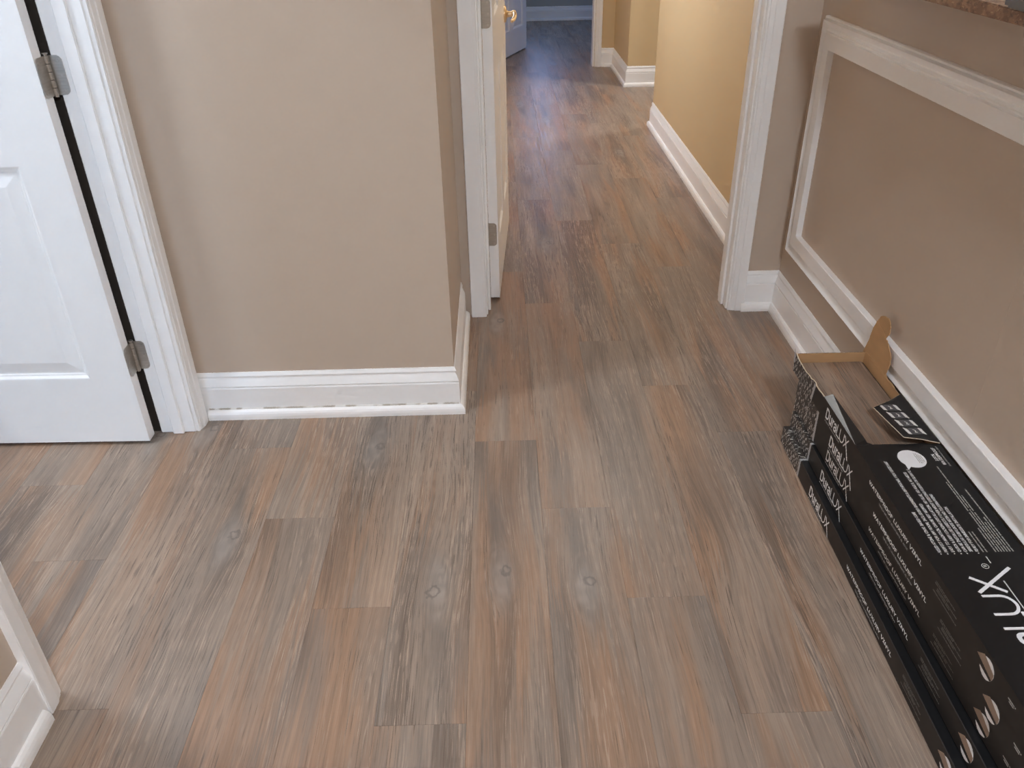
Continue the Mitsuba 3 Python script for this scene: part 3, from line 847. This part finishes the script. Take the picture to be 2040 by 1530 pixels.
# right flap with the icons, raised on its left edge
A, B, Cc, D = np.array([0.300, 0.090, CH + 0.010]), np.array([0.425, 0.112, CH + 0.012]), np.array([0.437, 0.1925, CH + 0.0005]), np.array([0.225, 0.1925, CH + 0.0005])
A = np.array([0.303, 0.0905, CH + 0.014])
ru = (B - A) / np.linalg.norm(B - A)
nn = np.cross(B - A, D - A)
nn /= np.linalg.norm(nn)
if nn[2] < 0:
    nn = -nn
vv = np.cross(nn, ru)
loc = lambda q: ((q - A) @ ru, (q - A) @ vv)
fp = Polygon([loc(A), loc(A + (B - A) * 0.5), loc(B), loc(B + (Cc - B) * 0.5 + np.array([-0.004, 0, 0])), loc(Cc), loc(D), loc(A + (D - A) * 0.55 + np.array([0.004, 0, 0]))])
F5v = lambda q: s5 * q[0] + w5 * q[1] + u5 * q[2]
flap_map = lambda m, off=0.0: frame_map(m, O5 + F5v(A) + F5v(nn) * off, F5v(ru), F5v(vv), F5v(nn))
kf = add('printed_flap', flap_map(extrude(fp, 0.0026)), 'm_carton_top', k5)
add('torn_edge', flap_map(extrude(fp.exterior.buffer(0.0006).intersection(fp.buffer(0.0008)), 0.0020), 0.0002), 'm_torn', k5)
# icons: white bars over and under a grey window
white, grey, glyph = [], [], []
for q in range(4):
    x = 0.086 - q * 0.0335
    sk = -0.006
    rb = lambda pp: Polygon(pp).buffer(-0.0012).buffer(0.0012, 4)
    white += [rb([(x, 0.020), (x + 0.026, 0.020), (x + 0.030, 0.0285), (x + 0.008, 0.0285)]), rb([(x + 0.004, 0.0575), (x + 0.026, 0.0575), (x + 0.033, 0.066), (x + 0.007, 0.066)])]
    grey += [Polygon([(x + 0.004, 0.0286), (x + 0.030, 0.0286), (x + 0.030, 0.0574), (x + 0.004, 0.0574)])]
    glyph += [LineString([(x + 0.011, 0.042), (x + 0.016, 0.046), (x + 0.022, 0.041), (x + 0.022, 0.047)]).buffer(0.0011)]
keep = fp.buffer(-0.003)
for nm, ps, off, mt in (('icon_bar', white, 0.0026, 'm_print'), ('icon_window', grey, 0.0026, 'm_print_grey'), ('icon_glyph', glyph, 0.0029, 'm_print')):
    for p_ in ps:
        p_ = p_.intersection(keep)
        if p_.area > 2e-6:
            add(nm, flap_map(extrude(p_, 0.0003), off), mt, kf)
# kraft flap standing up against the wall
pts = [(1.952, 0.262), (1.949, 0.270), (1.932, 0.315), (1.930, 0.335), (1.926, 0.352), (1.909, 0.385), (1.899, 0.400), (1.888, 0.407), (1.872, 0.412), (1.860, 0.413), (1.846, 0.408), (1.838, 0.398), (1.837, 0.378),
       (1.850, 0.360), (1.838, 0.358), (1.825, 0.348), (1.808, 0.338), (1.799, 0.328), (1.797, 0.310), (1.802, 0.293), (1.806, 0.280), (1.795, 0.272), (1.770, 0.2735), (1.745, 0.270), (1.715, 0.268), (1.715, 0.262)]
jag = []
for i, (p, q) in enumerate(zip(pts, pts[1:] + pts[:1])):
    jag.append(p)
    for t in (0.25, 0.5, 0.75):
        if 1 < i < 24:
            jag.append((p[0] + (q[0] - p[0]) * t + rng.uniform(-0.0016, 0.0016), p[1] + (q[1] - p[1]) * t + rng.uniform(-0.0016, 0.0016)))
fl = extrude(Polygon(jag), 0.0022)
xf = O5[0] + CWID - 0.0005
stand = frame_map(fl, (xf, 0, 0), (0, 1, 0), (0, 0, 1), (-1, 0, 0))
ks = add('standing_flap', stand, 'm_kraft', k5)
for ln in ([(1.945, 0.2745), (1.86, 0.2755), (1.79, 0.2735)], [(1.908, 0.384), (1.852, 0.366)], [(1.80, 0.318), (1.84, 0.304)]):
    add('crease', frame_map(extrude(LineString(ln).buffer(0.0008), 0.0006), (xf - 0.0020, 0, 0), (0, 1, 0), (0, 0, 1), (-1, 0, 0)), 'm_kraft', ks)
# prints on the lid: they read away from the camera, tops to the left
X5 = lambda x: x - O5[0]
Tm = lambda m, x, y, dz=0.0: frame_map(m, O5 + s5 * (1.940 - y) + w5 * X5(x) + u5 * (CH + 0.00005 + dz), -s5, -w5, u5)
c = 0.052
d, lux, xl_ = logo(c)
yL = 0.962
add('word_mark', cat_([Tm(shift(lux, 0, 0), 0.908, yL - xl_), Tm(d, 0.908, yL - xl_)]), 'm_print_white', k5)
ul = unary_union([sbox(-0.14, 0, 0.112, 0.0022), sbox(0.158, 0.0, 0.176, 0.0022)])
ro = Point(0, 0).buffer(0.0068, 20).difference(Point(0, 0).buffer(0.0056, 20))
add('underline_print', Tm(extrude(ul, 0.0003), 0.9165, yL), 'm_print', k5)
add('registered_print', cat_([Tm(extrude(ro, 0.0003), 0.9010, 1.1125), Tm(txt('R', 0.006, None, True), 0.9040, 1.1103)]), 'm_print', k5)
add('performance_print', Tm(txt('PERFORMANCE', 0.008, 0.15), 0.934, 0.83), 'm_print_dim', k5)
BUL = [(0.833, 1.271, 'RIGID STONE & VINYL BASED CORE', 1), (0.846, 1.443, 'PERFECT FOR ANY ROOM, INCLUDING BASEMENTS & BATHROOMS. FADE RESISTANT', 1), (0.859, 1.296, 'EASY TO MAINTAIN. CAN BE WET MOPPED', 1),
       (0.872, 1.402, 'QUICK & EASY LOCKING INSTALLATION. NO GLUE, NO NAILS, NO MESS!', 1), (0.8835, 1.413, 'CAN BE INSTALLED DIRECTLY OVER MOST EXISTING FLOORS OR SLIGHTLY', 1),
       (0.8940, 1.326, 'IRREGULAR SUBFLOORS WITH NO TELEGRAPHING', 0), (0.9055, 1.284, 'READY FOR IMMEDIATE INSTALLATION', 1)]
bul = []
for x, y1, t, dot in BUL:
    bul.append(Tm(txt(t, 0.0062, y1 - 1.152, True), x + 0.0035, 1.152))
    if dot:
        bul.append(Tm(extrude(Point(0, 0).buffer(0.0014, 8), 0.0003), x + 0.0005, 1.1475))
add('feature_print', cat_(bul), 'm_print', k5)
fine = [(0.0, 0.058, -0.918), (0.0, 0.058, -0.925), (0, 0.068, -0.942), (0, 0.115, -0.948), (0, 0.125, -0.9535), (0, 0.115, -0.959), (0, 0.085, -0.9645), (0, 0.10, -0.970), (0, 0.19, -0.976),
        (0.12, 0.215, -0.948), (0.13, 0.27, -0.9535), (0.12, 0.17, -0.959)]
add('fine_print', Tm(dashes([(a_, b_, y_ + 0.9) for a_, b_, y_ in fine], 0.0026, seed=4), 0.9, 1.150), 'm_print_dim', k5)
add('waterproof_print', cat_([Tm(txt('100%', 0.007, 0.026, True), 0.966, 1.440), Tm(txt('WATERPROOF', 0.0075, 0.064, True), 0.9765, 1.425)]), 'm_print', k5)
add('spanish_print', Tm(txt('100% IMPERMEABLE AL AGUA', 0.0035, 0.075), 0.9845, 1.420), 'm_print_dim', k5)
bub = affinity.scale(Point(0, 0).buffer(1, 40), 0.0325, 0.0300)
tail = Polygon([(-0.024, 0.010), (-0.040, 0.024), (-0.014, 0.024)])
kb = add('speech_bubble_print', Tm(extrude(bub.union(tail), 0.0003), 0.9095, 1.4500), 'm_print_white', k5)
add('bubble_text', Tm(dashes([(-0.016, 0.020, -0.012), (-0.018, 0.020, -0.016), (-0.016, 0.016, -0.020), (-0.012, 0.012, -0.024)], 0.0014, seed=12), 0.9095, 1.4500, 0.0003), 'm_print_dim', kb)

# planks left in the torn carton
m, uv = plank_mesh(0.0, 0.1785, 0.0, PL, 0.0, 0.0050, 251, 4)
v = np.asarray(m.vertices)
m = trimesh.Trimesh(np.array([O5 + s5 * (0.006 + PL - q[1]) + w5 * (0.0055 + q[0]) + u5 * (FILL + 0.0002 + q[2]) for q in v]), m.faces, process=False)
k = key_free('vinyl_plank')
scene[k] = mikit.ply(m, 'm_plank', uv=uv)
tag(k, 'wood look vinyl plank lying inside the torn open top carton', 'plank')
